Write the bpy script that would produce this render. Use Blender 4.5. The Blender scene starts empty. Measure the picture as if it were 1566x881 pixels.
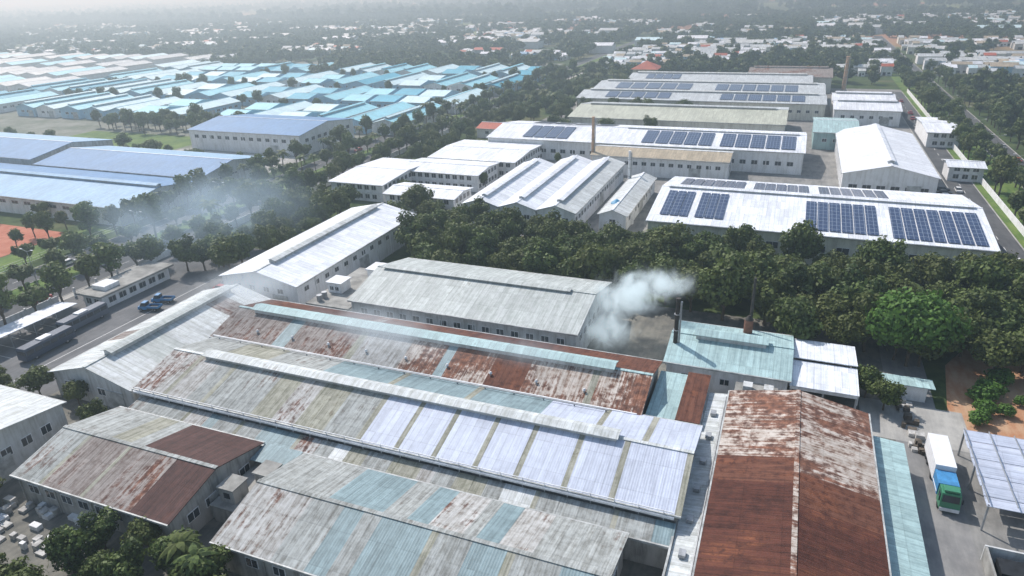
import bpy, math, random
import numpy as np
from mathutils import Vector, Matrix, noise
random.seed(7); rng=np.random.default_rng(7)
SC=bpy.context.scene
# ---------------------------------------------------------------- camera
H=65.0; F=1055.0
R=Matrix(((0.92981,-0.12237,0.34709),(0.36679,0.38568,-0.84659),(-0.03027,0.91448,0.4035)))
def G(px,py,z=0.0):
    """survey helper: where a photographed point of known height z stands on the site grid (metres)"""
    d=R@Vector((px-783.0,440.5-py,-F)); t=(z-H)/d.z
    return (d.x*t,d.y*t)
cd=bpy.data.cameras.new('Camera'); co=bpy.data.objects.new('Camera',cd); SC.collection.objects.link(co)
co.matrix_world=Matrix.Translation((0,0,H))@R.normalized().to_4x4()
cd.sensor_width=36; cd.lens=36*F/1566; cd.clip_start=1; cd.clip_end=40000
SC.camera=co
# ---------------------------------------------------------------- materials
MATS={}
class NT:
    def __init__(s,name):
        s.m=bpy.data.materials.new(name); s.m.use_nodes=True; s.t=s.m.node_tree
        s.b=s.t.nodes['Principled BSDF']; s.out=s.t.nodes['Material Output']
    def n(s,typ,**k):
        x=s.t.nodes.new(typ)
        for a,v in k.items(): setattr(x,a,v)
        return x
    def L(s,a,b): s.t.links.new(a,b)
    def val(s,sock,v):
        if isinstance(v,bpy.types.NodeSocket): s.L(v,sock)
        else: sock.default_value=v
    def math(s,op,a,b=0.0,c=None,clamp=False):
        x=s.n('ShaderNodeMath',operation=op); x.use_clamp=clamp
        s.val(x.inputs[0],a); s.val(x.inputs[1],b)
        if c is not None: s.val(x.inputs[2],c)
        return x.outputs[0]
    def vmul(s,v,k):
        x=s.n('ShaderNodeVectorMath',operation='MULTIPLY'); s.L(v,x.inputs[0]); x.inputs[1].default_value=k; return x.outputs[0]
    def noise(s,v,scale,detail=3,rough=.55):
        x=s.n('ShaderNodeTexNoise'); s.L(v,x.inputs['Vector']); x.inputs['Scale'].default_value=scale
        x.inputs['Detail'].default_value=detail; x.inputs['Roughness'].default_value=rough; return x.outputs[0]
    def mix(s,f,a,b):
        x=s.n('ShaderNodeMix',data_type='RGBA')
        s.val(x.inputs[0],f)
        for i,c in ((6,a),(7,b)):
            if isinstance(c,tuple): x.inputs[i].default_value=(*c[:3],1)
            else: s.L(c,x.inputs[i])
        return x.outputs[2]
    def ss(s,v,lo,hi):
        x=s.n('ShaderNodeMapRange',interpolation_type='SMOOTHSTEP'); s.val(x.inputs[0],v)
        x.inputs[1].default_value=lo; x.inputs[2].default_value=hi; return x.outputs[0]
    def scale(s,c,f):
        x=s.n('ShaderNodeVectorMath',operation='SCALE'); s.L(c,x.inputs[0]); s.val(x.inputs[3],f); return x.outputs[0]
    def col(s,c,rough=.7,spec=.3):
        if isinstance(c,tuple): s.b.inputs['Base Color'].default_value=(*c,1)
        else: s.L(c,s.b.inputs['Base Color'])
        s.b.inputs['Roughness'].default_value=rough; s.b.inputs['Specular IOR Level'].default_value=spec
def pos(n): return n.n('ShaderNodeNewGeometry').outputs['Position']
ROOF={
 'white':((.80,.82,.86),(.64,.68,.73),.01),
 'offwhite':((.62,.65,.66),(.43,.45,.43),.06),
 'greyG':((.50,.53,.52),(.35,.385,.365),.03),
 'oldgrey':((.41,.43,.42),(.23,.235,.22),.13),
 'tan':((.37,.365,.31),(.22,.22,.17),.10),
 'flaked':((.50,.50,.49),(.27,.255,.23),.32),
 'teal':((.25,.34,.365),(.17,.235,.25),.08),
 'ltteal':((.40,.55,.55),(.29,.41,.42),.06),
 'lav':((.56,.61,.72),(.46,.50,.60),.0),
 'rust':((.17,.075,.05),(.085,.04,.032),.45),
 'rustgrey':((.33,.30,.28),(.17,.135,.12),.38),
 'rustflake':((.57,.52,.47),(.29,.21,.16),.60),
 'rustdark':((.115,.045,.033),(.055,.026,.022),.40),
 'brown':((.11,.062,.055),(.07,.045,.042),.15),
 'blue':((.08,.20,.40),(.14,.28,.47),.0),
 'bluelt':((.22,.39,.58),(.34,.50,.64),.0),
 'turq':((.05,.36,.52),(.12,.43,.56),.0),
 'cyan':((.24,.60,.72),(.38,.68,.76),.0),
 'palecyan':((.54,.76,.82),(.64,.79,.83),.0),
 'greyfar':((.54,.58,.60),(.40,.43,.44),.04),
 'beige':((.50,.52,.43),(.39,.40,.33),.04),
 'redroof':((.50,.11,.06),(.38,.10,.06),.0),
 'tanroof':((.46,.39,.29),(.34,.30,.23),.12),
}
def roofmat(key,ax):
    k='roof_'+key+ax
    if k in MATS: return MATS[k]
    base,dirt,ra=ROOF[key]; n=NT('corrugated_'+key+'_'+ax)
    P=pos(n); sx=n.n('ShaderNodeSeparateXYZ'); n.L(P,sx.inputs[0])
    A,B=(sx.outputs[0],sx.outputs[1]) if ax=='X' else (sx.outputs[1],sx.outputs[0])
    cx=n.n('ShaderNodeCombineXYZ'); n.L(A,cx.inputs[0]); n.L(B,cx.inputs[1])
    V=cx.outputs[0]
    st=n.noise(n.vmul(V,(2.2,.16,1)),1.0,5,.65)
    st2=n.noise(n.vmul(V,(.7,.10,1)),1.0,3,.6)
    big=n.noise(V,.09,4,.6); mid=n.noise(V,.9,5,.7)
    fa=n.math('FLOOR',n.math('DIVIDE',A,1.05)); fb=n.math('FLOOR',n.math('DIVIDE',B,4.6))
    cw=n.n('ShaderNodeCombineXYZ'); n.L(fa,cw.inputs[0]); n.L(fb,cw.inputs[1])
    wn=n.n('ShaderNodeTexWhiteNoise',noise_dimensions='2D'); n.L(cw.outputs[0],wn.inputs[0]); sheet=wn.outputs[0]
    d=n.math('ADD',n.math('MULTIPLY',st,.55),n.math('MULTIPLY',mid,.45))
    c=n.mix(n.ss(d,.40,.62),base,dirt)
    if ra>0:
        s=n.math('ADD',n.math('MULTIPLY',big,.38),n.math('ADD',n.math('MULTIPLY',st,.24),n.math('ADD',n.math('MULTIPLY',mid,.25),n.math('MULTIPLY',st2,.13))))
        s=n.math('ADD',s,n.math('MULTIPLY',n.math('SUBTRACT',sheet,.5),.03))
        th=.60-.20*ra
        rm=n.ss(s,th-.02,th+.05)
        rc=n.mix(n.ss(mid,.35,.65),(.23,.088,.045),(.075,.032,.025))
        c=n.mix(n.math('MULTIPLY',rm,.9 if ra>.3 else (.65 if ra>.1 else .4)),c,rc)
    f=n.math('ADD',.92 if ra>.3 else .88,n.math('MULTIPLY',sheet,.14 if (ra>.3 or ra==0) else .22))
    f=n.math('MULTIPLY',f,n.math('ADD',.76,n.math('MULTIPLY',big,.50)))
    f=n.math('MULTIPLY',f,n.math('ADD',.87,n.math('MULTIPLY',st2,.26)))
    rib=n.math('SUBTRACT',1.0,n.math('MULTIPLY',n.math('LESS_THAN',n.math('FRACT',n.math('DIVIDE',A,1.05)),.14),.16))
    lap=n.math('SUBTRACT',1.0,n.math('MULTIPLY',n.math('LESS_THAN',n.math('FRACT',n.math('DIVIDE',B,4.6)),.03),.12))
    f=n.math('MULTIPLY',f,n.math('MULTIPLY',rib,lap))
    n.col(n.scale(c,f),.6 if ra<.1 else .8,.3 if ra<.1 else .12)
    w=n.math('SINE',n.math('MULTIPLY',A,2*math.pi/.35))
    bp=n.n('ShaderNodeBump'); bp.inputs['Strength'].default_value=.25; bp.inputs['Distance'].default_value=.03
    n.L(w,bp.inputs['Height']); n.L(bp.outputs[0],n.b.inputs['Normal'])
    MATS[k]=n.m; return n.m
def wallmat(key,base,dirt):
    k='wall_'+key
    if k in MATS: return MATS[k]
    n=NT('painted_wall_'+key); P=pos(n)
    st=n.noise(n.vmul(P,(1.2,1.2,.15)),1.0,4,.65); mid=n.noise(P,.35,4,.6)
    c=n.mix(n.ss(n.math('ADD',n.math('MULTIPLY',st,.6),n.math('MULTIPLY',mid,.4)),.42,.68),base,dirt)
    n.col(c,.8,.2); MATS[k]=n.m; return n.m
WALL=dict(
 white=wallmat('white',(.80,.81,.82),(.60,.60,.59)),
 grey=wallmat('grey',(.58,.59,.59),(.35,.35,.33)),
 dirty=wallmat('dirty',(.42,.41,.39),(.19,.185,.17)),
 cream=wallmat('cream',(.72,.71,.63),(.50,.48,.42)),
 blue=wallmat('blue',(.35,.55,.70),(.28,.42,.54)),
 teal=wallmat('teal',(.35,.50,.50),(.25,.34,.34)),
 brick=wallmat('brick',(.36,.14,.08),(.22,.1,.07)))
def simple(name,c,rough=.6,var=.25,sc=1.0,spec=.3,metal=0):
    if name in MATS: return MATS[name]
    n=NT(name); P=pos(n); a=n.noise(P,sc,4,.65)
    cc=n.mix(n.ss(a,.3,.7),tuple(v*(1-var) for v in c),tuple(min(1,v*(1+var)) for v in c))
    n.col(cc,rough,spec); n.b.inputs['Metallic'].default_value=metal; MATS[name]=n.m; return n.m
GLASS=simple('window_glass',(.03,.04,.05),.15,.3,.5,.6)
DARK=simple('dark_opening',(.015,.015,.017),.9,.3,1)
FASCIA=simple('gutter_metal',(.42,.43,.42),.5,.35,.6)
TRIMW=simple('white_trim',(.70,.71,.72),.6,.15,.8)
CONC=simple('concrete_weathered',(.30,.295,.275),.9,.35,.25)
STEEL=simple('galvanised_steel',(.35,.36,.37),.45,.2,1,.5,.3)
BLACKSTEEL=simple('sooty_steel',(.05,.045,.04),.7,.4,1)
def solarmat():
    n=NT('solar_panel'); P=pos(n); sx=n.n('ShaderNodeSeparateXYZ'); n.L(P,sx.inputs[0])
    lx=n.math('LESS_THAN',n.math('FRACT',n.math('DIVIDE',sx.outputs[0],1.02)),.08)
    ly=n.math('LESS_THAN',n.math('FRACT',n.math('DIVIDE',sx.outputs[1],2.05)),.06)
    l=n.math('MAXIMUM',lx,ly); w=n.noise(P,.3,2)
    c=n.mix(l,n.mix(w,(.012,.025,.075),(.03,.055,.13)),(.25,.30,.38)); n.col(c,.22,.6); return n.m
SOLAR=solarmat()
# ---------------------------------------------------------------- mesh builder
class MB:
    def __init__(s): s.v=[];s.f=[];s.mi=[];s.mats=[]
    def m(s,mat):
        if mat not in s.mats: s.mats.append(mat)
        return s.mats.index(mat)
    def poly(s,pts,mat):
        i=len(s.v); s.v+= [tuple(p) for p in pts]; s.f.append(tuple(range(i,i+len(pts)))); s.mi.append(s.m(mat))
    def hexa(s,b,t,mat):
        i=len(s.v); s.v+=[tuple(p) for p in b]+[tuple(p) for p in t]; k=s.m(mat)
        for q in ((3,2,1,0),(4,5,6,7),(0,1,5,4),(1,2,6,5),(2,3,7,6),(3,0,4,7)):
            s.f.append(tuple(i+a for a in q)); s.mi.append(k)
    def box(s,x0,x1,y0,y1,z0,z1,mat):
        s.hexa([(x0,y0,z0),(x1,y0,z0),(x1,y1,z0),(x0,y1,z0)],[(x0,y0,z1),(x1,y0,z1),(x1,y1,z1),(x0,y1,z1)],mat)
    def slab(s,q,th,mat):
        s.hexa([(p[0],p[1],p[2]-th) for p in q],q,mat)
    def cyl(s,p0,p1,r0,r1,mat,n=8,cap=True):
        p0=Vector(p0);p1=Vector(p1);d=(p1-p0).normalized(); u=d.orthogonal().normalized(); w=d.cross(u); i=len(s.v);k=s.m(mat)
        for p,r in((p0,r0),(p1,r1)):
            for j in range(n):
                a=2*math.pi*j/n; s.v.append(tuple(p+u*math.cos(a)*r+w*math.sin(a)*r))
        for j in range(n):
            s.f.append((i+j,i+(j+1)%n,i+n+(j+1)%n,i+n+j)); s.mi.append(k)
        if cap: s.f.append(tuple(i+n+j for j in range(n))); s.mi.append(k)
    def mesh(s,name,off=(0,0,0)):
        me=bpy.data.meshes.new(name); ox,oy,oz=off
        me.from_pydata([(a-ox,b-oy,c-oz) for a,b,c in s.v],[],s.f)
        for m in s.mats: me.materials.append(m)
        me.polygons.foreach_set('material_index',s.mi); me.update(); return me
    def obj(s,name,parent=None,off=(0,0,0),link=True):
        o=bpy.data.objects.new(name,s.mesh(name,off)); SC.collection.objects.link(o)
        if parent is not None: o.parent=parent
        else: o.location=off
        return o
def empty(name,loc):
    e=bpy.data.objects.new(name,None); e.location=loc; e.empty_display_size=2; SC.collection.objects.link(e); return e
RECTS=[]
def windows(mb,p0,p1,z0,h,w,gap,mat=GLASS,frame=TRIMW,out=(0,-1)):
    dx,dy=p1[0]-p0[0],p1[1]-p0[1]; L=math.hypot(dx,dy)
    if L<w+gap: return
    ux,uy=dx/L,dy/L; n=int((L-gap)/(w+gap)); s0=(L-n*(w+gap)+gap)/2
    for i in range(n):
        a=s0+i*(w+gap); b=a+w
        def q(t,o,z): return (p0[0]+ux*t+out[0]*o,p0[1]+uy*t+out[1]*o,z)
        mb.hexa([q(a-.12,.003,z0-.12),q(b+.12,.003,z0-.12),q(b+.12,.07,z0-.12),q(a-.12,.07,z0-.12)],
                [q(a-.12,.003,z0+h+.12),q(b+.12,.003,z0+h+.12),q(b+.12,.07,z0+h+.12),q(a-.12,.07,z0+h+.12)],frame)
        mb.hexa([q(a,.075,z0),q(b,.075,z0),q(b,.09,z0),q(a,.09,z0)],[q(a,.075,z0+h),q(b,.075,z0+h),q(b,.09,z0+h),q(a,.09,z0+h)],mat)
        m=(a+b)/2; mb.hexa([q(m-.04,.093,z0),q(m+.04,.093,z0),q(m+.04,.11,z0),q(m-.04,.11,z0)],[q(m-.04,.093,z0+h),q(m+.04,.093,z0+h),q(m+.04,.11,z0+h),q(m-.04,.11,z0+h)],frame)
def shed(name,x0,x1,y0,y1,h,rh,ax='X',near='white',far=None,wall='white',ov=.5,ridge=.5,vent=None,ventmat='white',solar=(),win=(1.6,1.2,2.4),winz=None,vw=1.8,vh=1.0,ribs=True,wide=False):
    """gabled hall. near/far: list of (fraction,roofkey) strips from the low-a end. ax = ridge direction"""
    if far is None: far=near
    if isinstance(near,str): near=[(1,near)]
    if isinstance(far,str): far=[(1,far)]
    cx,cy=(x0+x1)/2,(y0+y1)/2; par=empty(name,(cx,cy,0)); off=(cx,cy,0); RECTS.append((x0,x1,y0,y1))
    if ax=='X': a0,a1,b0,b1=x0,x1,y0,y1; P=lambda a,b,z:(a,b,z)
    else: a0,a1,b0,b1=y0,y1,x0,x1; P=lambda a,b,z:(b,a,z)
    br=b0+(b1-b0)*ridge; W=WALL[wall]
    mb=MB()
    mb.box(x0,x1,y0,y1,0,h-.02,W)
    for a in (a0,a1):
        s=.15 if a==a0 else -.15
        t1=[P(a,b0+.05,h-.02),P(a,b1-.05,h-.02),P(a,br,rh-.16)]; t2=[P(a+s,b0+.05,h-.02),P(a+s,b1-.05,h-.02),P(a+s,br,rh-.16)]
        mb.poly(t1,W); mb.poly(t2[::-1],W)
    if ribs:
        n=max(2,int((a1-a0)/6))
        for i in range(n+1):
            a=a0+.2+(a1-a0-.4)*i/n
            for b,s in((b0,-1),(b1,1)):
                q=sorted((b+s*.003,b+s*.14)); 
                if ax=='X': mb.box(a-.15,a+.15,q[0],q[1],0,h-.1,W)
                else: mb.box(q[0],q[1],a-.15,a+.15,0,h-.1,W)
    mb.obj('walls',par,off)
    wb=MB(); wz=winz if winz is not None else h*.45
    ww,wh,wg=win
    if win[0]>0:
        windows(wb,(x0,y0),(x1,y0),wz,wh,ww,wg,out=(0,-1)); windows(wb,(x1,y0),(x1,y1),wz,wh,ww,wg,out=(1,0))
        m=(x0+x1)/2+(x1-x0)*.27; dh=min(4,h*.7)
        if (x1-x0)>15: wb.box(m-2,m+2,y0-.16,y0-.003,.02,dh,FASCIA)
        m=(y0+y1)/2; 
        if (y1-y0)>12: wb.box(x1+.003,x1+.16,m-2,m+2,.02,dh,FASCIA)
        wb.obj('windows_and_doors',par,off)
    rb=MB(); th=.14
    def slope(lst,bE,bR,sgn):
        zE=h-(rh-h)*ov/abs(bR-bE); be=bE-sgn*ov; st=a0-ov
        L=a1-a0+2*ov; f0=0
        for fr,key in lst:
            f1=min(1,f0+fr) ; A0=st+L*f0; A1=st+L*f1; dz=random.uniform(0,.025)
            q=[P(A0,be,zE+dz),P(A1,be,zE+dz),P(A1,bR,rh+dz),P(A0,bR,rh+dz)]
            rb.slab(q,th,roofmat(key,ax)); f0=f1
            if f0>=1: break
    def norm(l):
        t=sum(a for a,_ in l); return [(a/t,k) for a,k in l]
    slope(norm(near),b0,br,1); slope(norm(far),b1,br,-1)
    def bx(A0,A1,B0,B1,z0,z1,mat,mbx=rb):
        if ax=='X': mbx.box(A0,A1,B0,B1,z0,z1,mat)
        else: mbx.box(B0,B1,A0,A1,z0,z1,mat)
    bx(a0-ov,a1+ov,br-.3,br+.3,rh-.02,rh+.09,roofmat(ventmat,ax))
    zE=h-.25
    bx(a0-ov,a1+ov,b0-ov-.22,b0-ov-.02,zE-.12,zE+.14,FASCIA); bx(a0-ov,a1+ov,b1+ov+.02,b1+ov+.22,zE-.12,zE+.14,FASCIA)
    rb.obj('roof',par,off)
    if vent:
        vb=MB(); vm=roofmat(ventmat,ax)
        for (f0,f1) in vent:
            A0=a0+(a1-a0)*f0; A1=a0+(a1-a0)*f1
            bx(A0,A1,br-vw/2,br+vw/2,rh-.5,rh+vh*.55,WALL['grey'],vb)
            vb.slab([P(A0-.3,br-vw/2-.45,rh+vh*.6),P(A1+.3,br-vw/2-.45,rh+vh*.6),P(A1+.3,br,rh+vh),P(A0-.3,br,rh+vh)],.08,vm)
            vb.slab([P(A0-.3,br,rh+vh+.003),P(A1+.3,br,rh+vh+.003),P(A1+.3,br+vw/2+.45,rh+vh*.6+.003),P(A0-.3,br+vw/2+.45,rh+vh*.6+.003)],.08,vm)
        vb.obj('ridge_ventilator',par,off)
    if solar:
        sb=MB()
        for side,A,Bf,C,Dd,nx in solar:
            for i in range(nx):
                wd=(Bf-A)/nx; g=.12*wd; fa0=A+i*wd; fa1=fa0+wd-g
                bE=b0 if side=='n' else b1
                def S(fa,fb): 
                    b=bE+(br-bE)*fb; return P(a0+(a1-a0)*fa,b,h+(rh-h)*fb+.28)
                sb.slab([S(fa0,C),S(fa1,C),S(fa1,Dd),S(fa0,Dd)],.06,SOLAR)
        sb.obj('solar_panels',par,off)
    return par,off
def rect(z,NL=None,NR=None,FL=None,FR=None):
    g=[G(*q,z) if q else None for q in (NL,NR,FL,FR)]
    av=lambda l:sum(l)/len(l)
    return (av([g[i][0] for i in(0,2) if g[i]]),av([g[i][0] for i in(1,3) if g[i]]),av([g[i][1] for i in(0,1) if g[i]]),av([g[i][1] for i in(2,3) if g[i]]))
def mixstrips(keys,n,seed,accent=None,acc_every=0):
    r=random.Random(seed); out=[]
    for i in range(n):
        out.append((r.uniform(.6,1.5),r.choice(keys)))
        if accent and acc_every and i%acc_every==acc_every-1: out.append((.22,accent))
    return out
# ================================================================ FOREGROUND COMPLEX
shed('weathered_factory_hall',-116,-97.4,67.8,104,5,7.6,'Y',near=[(.75,'offwhite'),(.25,'rustgrey'),(.5,'offwhite'),(.8,'offwhite')],far=[(.6,'offwhite'),(.5,'greyG'),(.9,'offwhite'),(.35,'rustgrey'),(.4,'offwhite')],wall='grey',vent=[(.12,.93)],ventmat='greyG')
shed('rusty_factory_hall',-96.6,-15.8,86.25,102.7,6,8.2,'X',
  near=[(2.4,'rustgrey'),(.5,'teal'),(2.2,'rustgrey'),(.25,'tan'),(1.6,'flaked'),(1.2,'rustflake'),(.3,'teal'),(1.3,'rustflake'),(1.1,'rust'),(1.8,'rustflake'),(.2,'tan'),(1.4,'rustflake')],
  far=[(2,'rust'),(2.5,'rustdark'),(.3,'rustgrey'),(3,'rust'),(2.5,'rustdark'),(3,'rust')],wall='dirty',vent=[(.05,.93)],ventmat='ltteal',vw=2.0,vh=1.1,win=(0,0,0))
S2n=mixstrips(['oldgrey','oldgrey','tan','oldgrey','flaked','tan'],10,3,'tan',2)
t=sum(a for a,_ in S2n); S2n=[(a*.50/t,k) for a,k in S2n]
for w in (.062,.058,.062,.058,.066,.062,.085): S2n+=[(w,'lav'),(.009,'tan')]
S2f=[(.10,'oldgrey'),(.01,'tan'),(.09,'tan'),(.13,'oldgrey'),(.14,'teal'),(.012,'tan'),(.14,'teal'),(.012,'tan'),(.13,'teal'),(.095,'lav'),(.01,'tan'),(.07,'lav'),(.01,'tan'),(.07,'lav')]
shed('patched_factory_hall',-95.2,-7,67.5,86.0,6,8.2,'X',near=S2n,far=S2f,wall='dirty',vent=[(.08,.89)],ventmat='offwhite',vw=1.5,vh=.9,win=(0,0,0))
mb=MB(); keys=mixstrips(['tan','oldgrey','offwhite','teal','flaked','oldgrey','tan'],26,5,'tan',3)
t=sum(a for a,_ in keys); a=-94.0
for w,k in keys:
    b=a+w/t*87.0; dz=random.uniform(0,.03)
    mb.slab([(a,63.6,4.1+dz),(b,63.6,4.1+dz),(b,66.8,4.75+dz),(a,66.8,4.75+dz)],.12,roofmat(k,'X')); a=b
mb.box(-94,-7,63.9,66.7,0,3.9,WALL['dirty']); mb.box(-94.2,-6.8,63.3,63.55,3.8,4.15,FASCIA)
mb.obj('lean_to_roof_building',None,(-50,65,0)); RECTS.append((-94,-7,62,67))
shed('front_factory_hall',-58.2,-12.4,45.6,62.6,5,7.0,'X',
  near=[(2.5,'flaked'),(1.3,'oldgrey'),(.8,'teal'),(.7,'oldgrey'),(1.9,'teal'),(.25,'tan'),(1.2,'oldgrey'),(1.2,'teal'),(.3,'tan'),(1.5,'oldgrey'),(1.5,'teal')],
  far=[(2.6,'oldgrey'),(1.9,'teal'),(.8,'oldgrey'),(.7,'teal'),(1.1,'flaked'),(.4,'oldgrey'),(.7,'teal'),(1,'flaked'),(2.2,'oldgrey')],wall='dirty',ventmat='oldgrey')
shed('brown_roof_workshop',-94.2,-66.3,46.0,62.7,5,7.0,'X',near=[(1,'oldgrey'),(.12,'tan'),(1.3,'rustgrey'),(.12,'tan'),(1.5,'rustgrey'),(1.2,'brown')],far=[(1.4,'oldgrey'),(.6,'tan'),(.4,'oldgrey'),(2.1,'brown')],wall='dirty',ventmat='oldgrey',win=(1.8,1.2,1.4))
shed('grey_roof_warehouse',-79.4,-31.5,106.6,130.4,7,9.6,'X',near=[(1,'greyG')],wall='grey',vent=[(.03,.9)],ventmat='greyG',vw=1.2,vh=.5,win=(1.4,1.1,1.6),winz=4.2)
mb=MB()
for i in range(7):
    x=-76+i*6.3; mb.slab([(x,104.9,2.9),(x+4,104.9,2.9),(x+4,106.4,3.4),(x,106.4,3.4)],.08,roofmat('ltteal','X'))
mb.slab([(-80,103.2,3.6),(-31,103.2,3.6),(-31,104.7,3.9),(-80,104.7,3.9)],.1,roofmat('ltteal','X'))
mb.box(-79.8,-31.3,103.4,104.6,0,3.4,WALL['white'])
for i in range(6): mb.box(-74+i*7.5,-71+i*7.5,103.6,104.5,3.92,4.7,TRIMW)
mb.obj('covered_walkway',None,(-55,104,0))
mb=MB(); mb.box(-90,-80.2,106,126,0,4.6,WALL['white']); mb.box(-90.3,-79.9,105.7,126.3,4.6,4.95,CONC)
mb.box(-84,-81,120,124,4.95,7.6,WALL['white']); mb.box(-84.3,-80.7,119.7,124.3,7.6,7.85,TRIMW)
mb.box(-89,-85.6,112,115.5,4.95,7.2,WALL['white']); mb.box(-89.3,-85.3,111.7,115.8,7.2,7.4,TRIMW)
windows(mb,(-90,106),(-80.2,106),1.3,1.2,1.2,1.1); windows(mb,(-89,112),(-85.6,112),5.6,.8,.8,.5); windows(mb,(-84,120),(-81,120),5.6,.9,.8,.5)
for y in(107.5,109.2): mb.cyl((-88,y,4.95),(-88,y,6.3),.6,.6,STEEL,12)
mb.obj('flat_roof_annex',None,(-85,116,0)); RECTS.append((-90,-80,106,126))
x0,x1,y0,y1=rect(7,(355,425),(460,435),(520,318),(632,325))
shed('white_warehouse',x0,x1,y0,y1,7,9.2,'Y',near='white',wall='white',vent=[(.1,.93)],ventmat='offwhite',vw=1.6,vh=.9,win=(1.4,1,2.4),winz=4.5)
shed('teal_roof_boiler_house',-14.8,4.6,104.5,119.8,5.6,7.2,'X',near='ltteal',wall='white',vent=[(.2,.8)],ventmat='ltteal',vw=2.2,vh=1.2,win=(1.4,1,1.8))
mb=MB()
mb.slab([(4.9,104.3,4.6),(15.1,104.3,4.6),(15.1,112,5.2),(4.9,112,5.2)],.14,roofmat('white','X'))
mb.slab([(4.9,112.01,5.7),(15.1,112.01,5.7),(15.1,120,5.2),(4.9,120,5.2)],.14,roofmat('white','X'))
for x in(5.2,10,14.8):
    for y in(104.6,112,119.6): mb.box(x-.15,x+.15,y-.15,y+.15,0,4.55,STEEL)
mb.box(5.3,14.7,119.3,119.6,0,4.8,WALL['grey']); mb.box(5,14.9,104.4,104.55,3.9,4.4,TRIMW); mb.box(14.9,15.05,104.6,119.6,2.6,4.5,TRIMW)
for i in range(5): mb.box(6+i*1.7,7.2+i*1.7,114,118,.02,1.2+.4*(i%3),simple('stacked_goods',(.12,.10,.08),.9,.4,1))
mb.obj('open_storage_shed',None,(10,112,0)); RECTS.append((4,16,104,120))
shed('rusted_roof_hall',-3.3,15.2,48,97,6,7.9,'Y',near=[(2.6,'rustdark'),(.5,'rust'),(1.6,'rustflake')],far=[(2.3,'rustdark'),(.6,'rust'),(1.9,'rustflake')],wall='dirty',ventmat='rustflake')
mb=MB(); mb.box(15.5,20,50,94.3,0,3.7,WALL['grey']); mb.slab([(15.4,49.7,4.3),(20.4,49.7,3.8),(20.4,94.5,3.8),(15.4,94.5,4.3)],.12,roofmat('ltteal','Y'))
mb.obj('side_aisle_building',None,(18,72,0)); RECTS.append((15,21,48,95))
mb=MB()
mb.box(-6.4,-3.9,40,98,0,3.6,WALL['grey']); mb.slab([(-6.9,40,4.0),(-3.6,40,4.3),(-3.6,99,4.3),(-6.9,99,4.0)],.1,roofmat('offwhite','Y'))
mb.box(-7.2,-6.95,40,98,3.6,4.4,FASCIA)
for y in range(44,98,6): mb.box(-6,-5.2,y,y+1.1,4.25,4.7,STEEL)
mb.cyl((-4.2,41,4.9),(-4.2,97,4.9),.13,.13,STEEL,8)
for y in range(42,97,5): mb.box(-4.28,-4.12,y,y+.12,4.3,4.8,STEEL)
mb.obj('link_corridor',None,(-5,70,0))
mb=MB()
mb.box(-15,-11,86.5,101.5,0,4.2,WALL['grey']); mb.slab([(-15.2,86.3,4.5),(-10.8,86.3,4.5),(-10.8,101.8,4.9),(-15.2,101.8,4.9)],.1,roofmat('ltteal','X'))
mb.box(-10.5,-7.2,88.5,101.5,0,4.6,WALL['grey']); mb.slab([(-10.7,88.2,5.0),(-7.1,88.2,5.0),(-7.1,101.8,5.5),(-10.7,101.8,5.5)],.1,roofmat('rust','X'))
mb.box(-3,3,98,101.5,0,5,WALL['dirty']); mb.box(-3.2,3.2,97.8,101.7,5,5.2,CONC); mb.box(4,14,98,101,0,3.6,CONC)
for i in range(5): mb.box(-2+i*3.1,-.6+i*3.1,99,100.6,5.2 if i<2 else 3.6,6.2 if i<2 else 4.6,WALL['grey'])
mb.obj('linking_outbuilding',None,(-9,95,0)); RECTS.append((-15,15,86,102))
mb=MB()
mb.box(-65.6,-59.2,52,64.2,0,2.6,WALL['dirty']); mb.box(-65.8,-59,51.8,64.4,2.6,2.8,CONC)
for (x,y) in ((-64.8,53),(-62.3,57)):
    mb.box(x,x+2.4,y,y+2.6,2.8,5.0,WALL['dirty']); mb.box(x-.2,x+2.6,y-.2,y+2.8,5.0,5.2,CONC); mb.box(x+.7,x+1.7,y-.04,y-.003,3.5,4.4,GLASS)
mb.cyl((-61,62,2.8),(-61,62,4.3),.7,.7,STEEL,12)
mb.slab([(-65.8,60,4.2),(-59.2,60,4.2),(-59.2,63.6,4.6),(-65.8,63.6,4.6)],.1,roofmat('teal','X'))
mb.obj('rooftop_service_block',None,(-62,58,0)); RECTS.append((-66,-59,50,64))
bx=G(92,616,7); 
shed('neighbour_workshop',bx[0]-24,bx[0],bx[1]-22,bx[1],7,8.6,'X',near='offwhite',wall='grey',win=(1.5,1.3,1.6),winz=3.6)
mb=MB(); tr=roofmat('lav','Y')
for i in range(8):
    y=83.6+i*2.05
    mb.slab([(28.4,y,4.0),(50,y,4.0),(50,y+1.9,4.0+.5*(i%2)),(28.4,y+1.9,4.0+.5*(i%2))],.08,tr)
for i in range(8): mb.box(28.4+i*3.05,28.5+i*3.05,83.5,100,4.6,4.75,STEEL)
for x in(28.6,36,43,49.8):
    for y in(83.8,92,99.8): mb.cyl((x,y,0),(x,y,4),.14,.14,STEEL,8)
mb.box(33,50,99,99.4,0,3.6,WALL['grey'])
mb.obj('ribbed_canopy',None,(39,92,0)); RECTS.append((28,50,83,100))
mb=MB(); bl=simple('black_tarp',(.02,.022,.025),.6,.4,1)
mb.box(27.6,50,78.2,78.45,0,2.2,WALL['grey']); mb.box(27.6,27.85,60,78.1,0,2.2,CONC)
for i in range(6):
    for j in range(5): mb.box(28.6+i*3.4,31.4+i*3.4,62+j*3.1,64.6+j*3.1,.02,1.6+.3*((i*3+j)%3),bl)
mb.obj('walled_storage_yard',None,(38,70,0)); RECTS.append((27,50,60,79))
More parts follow.
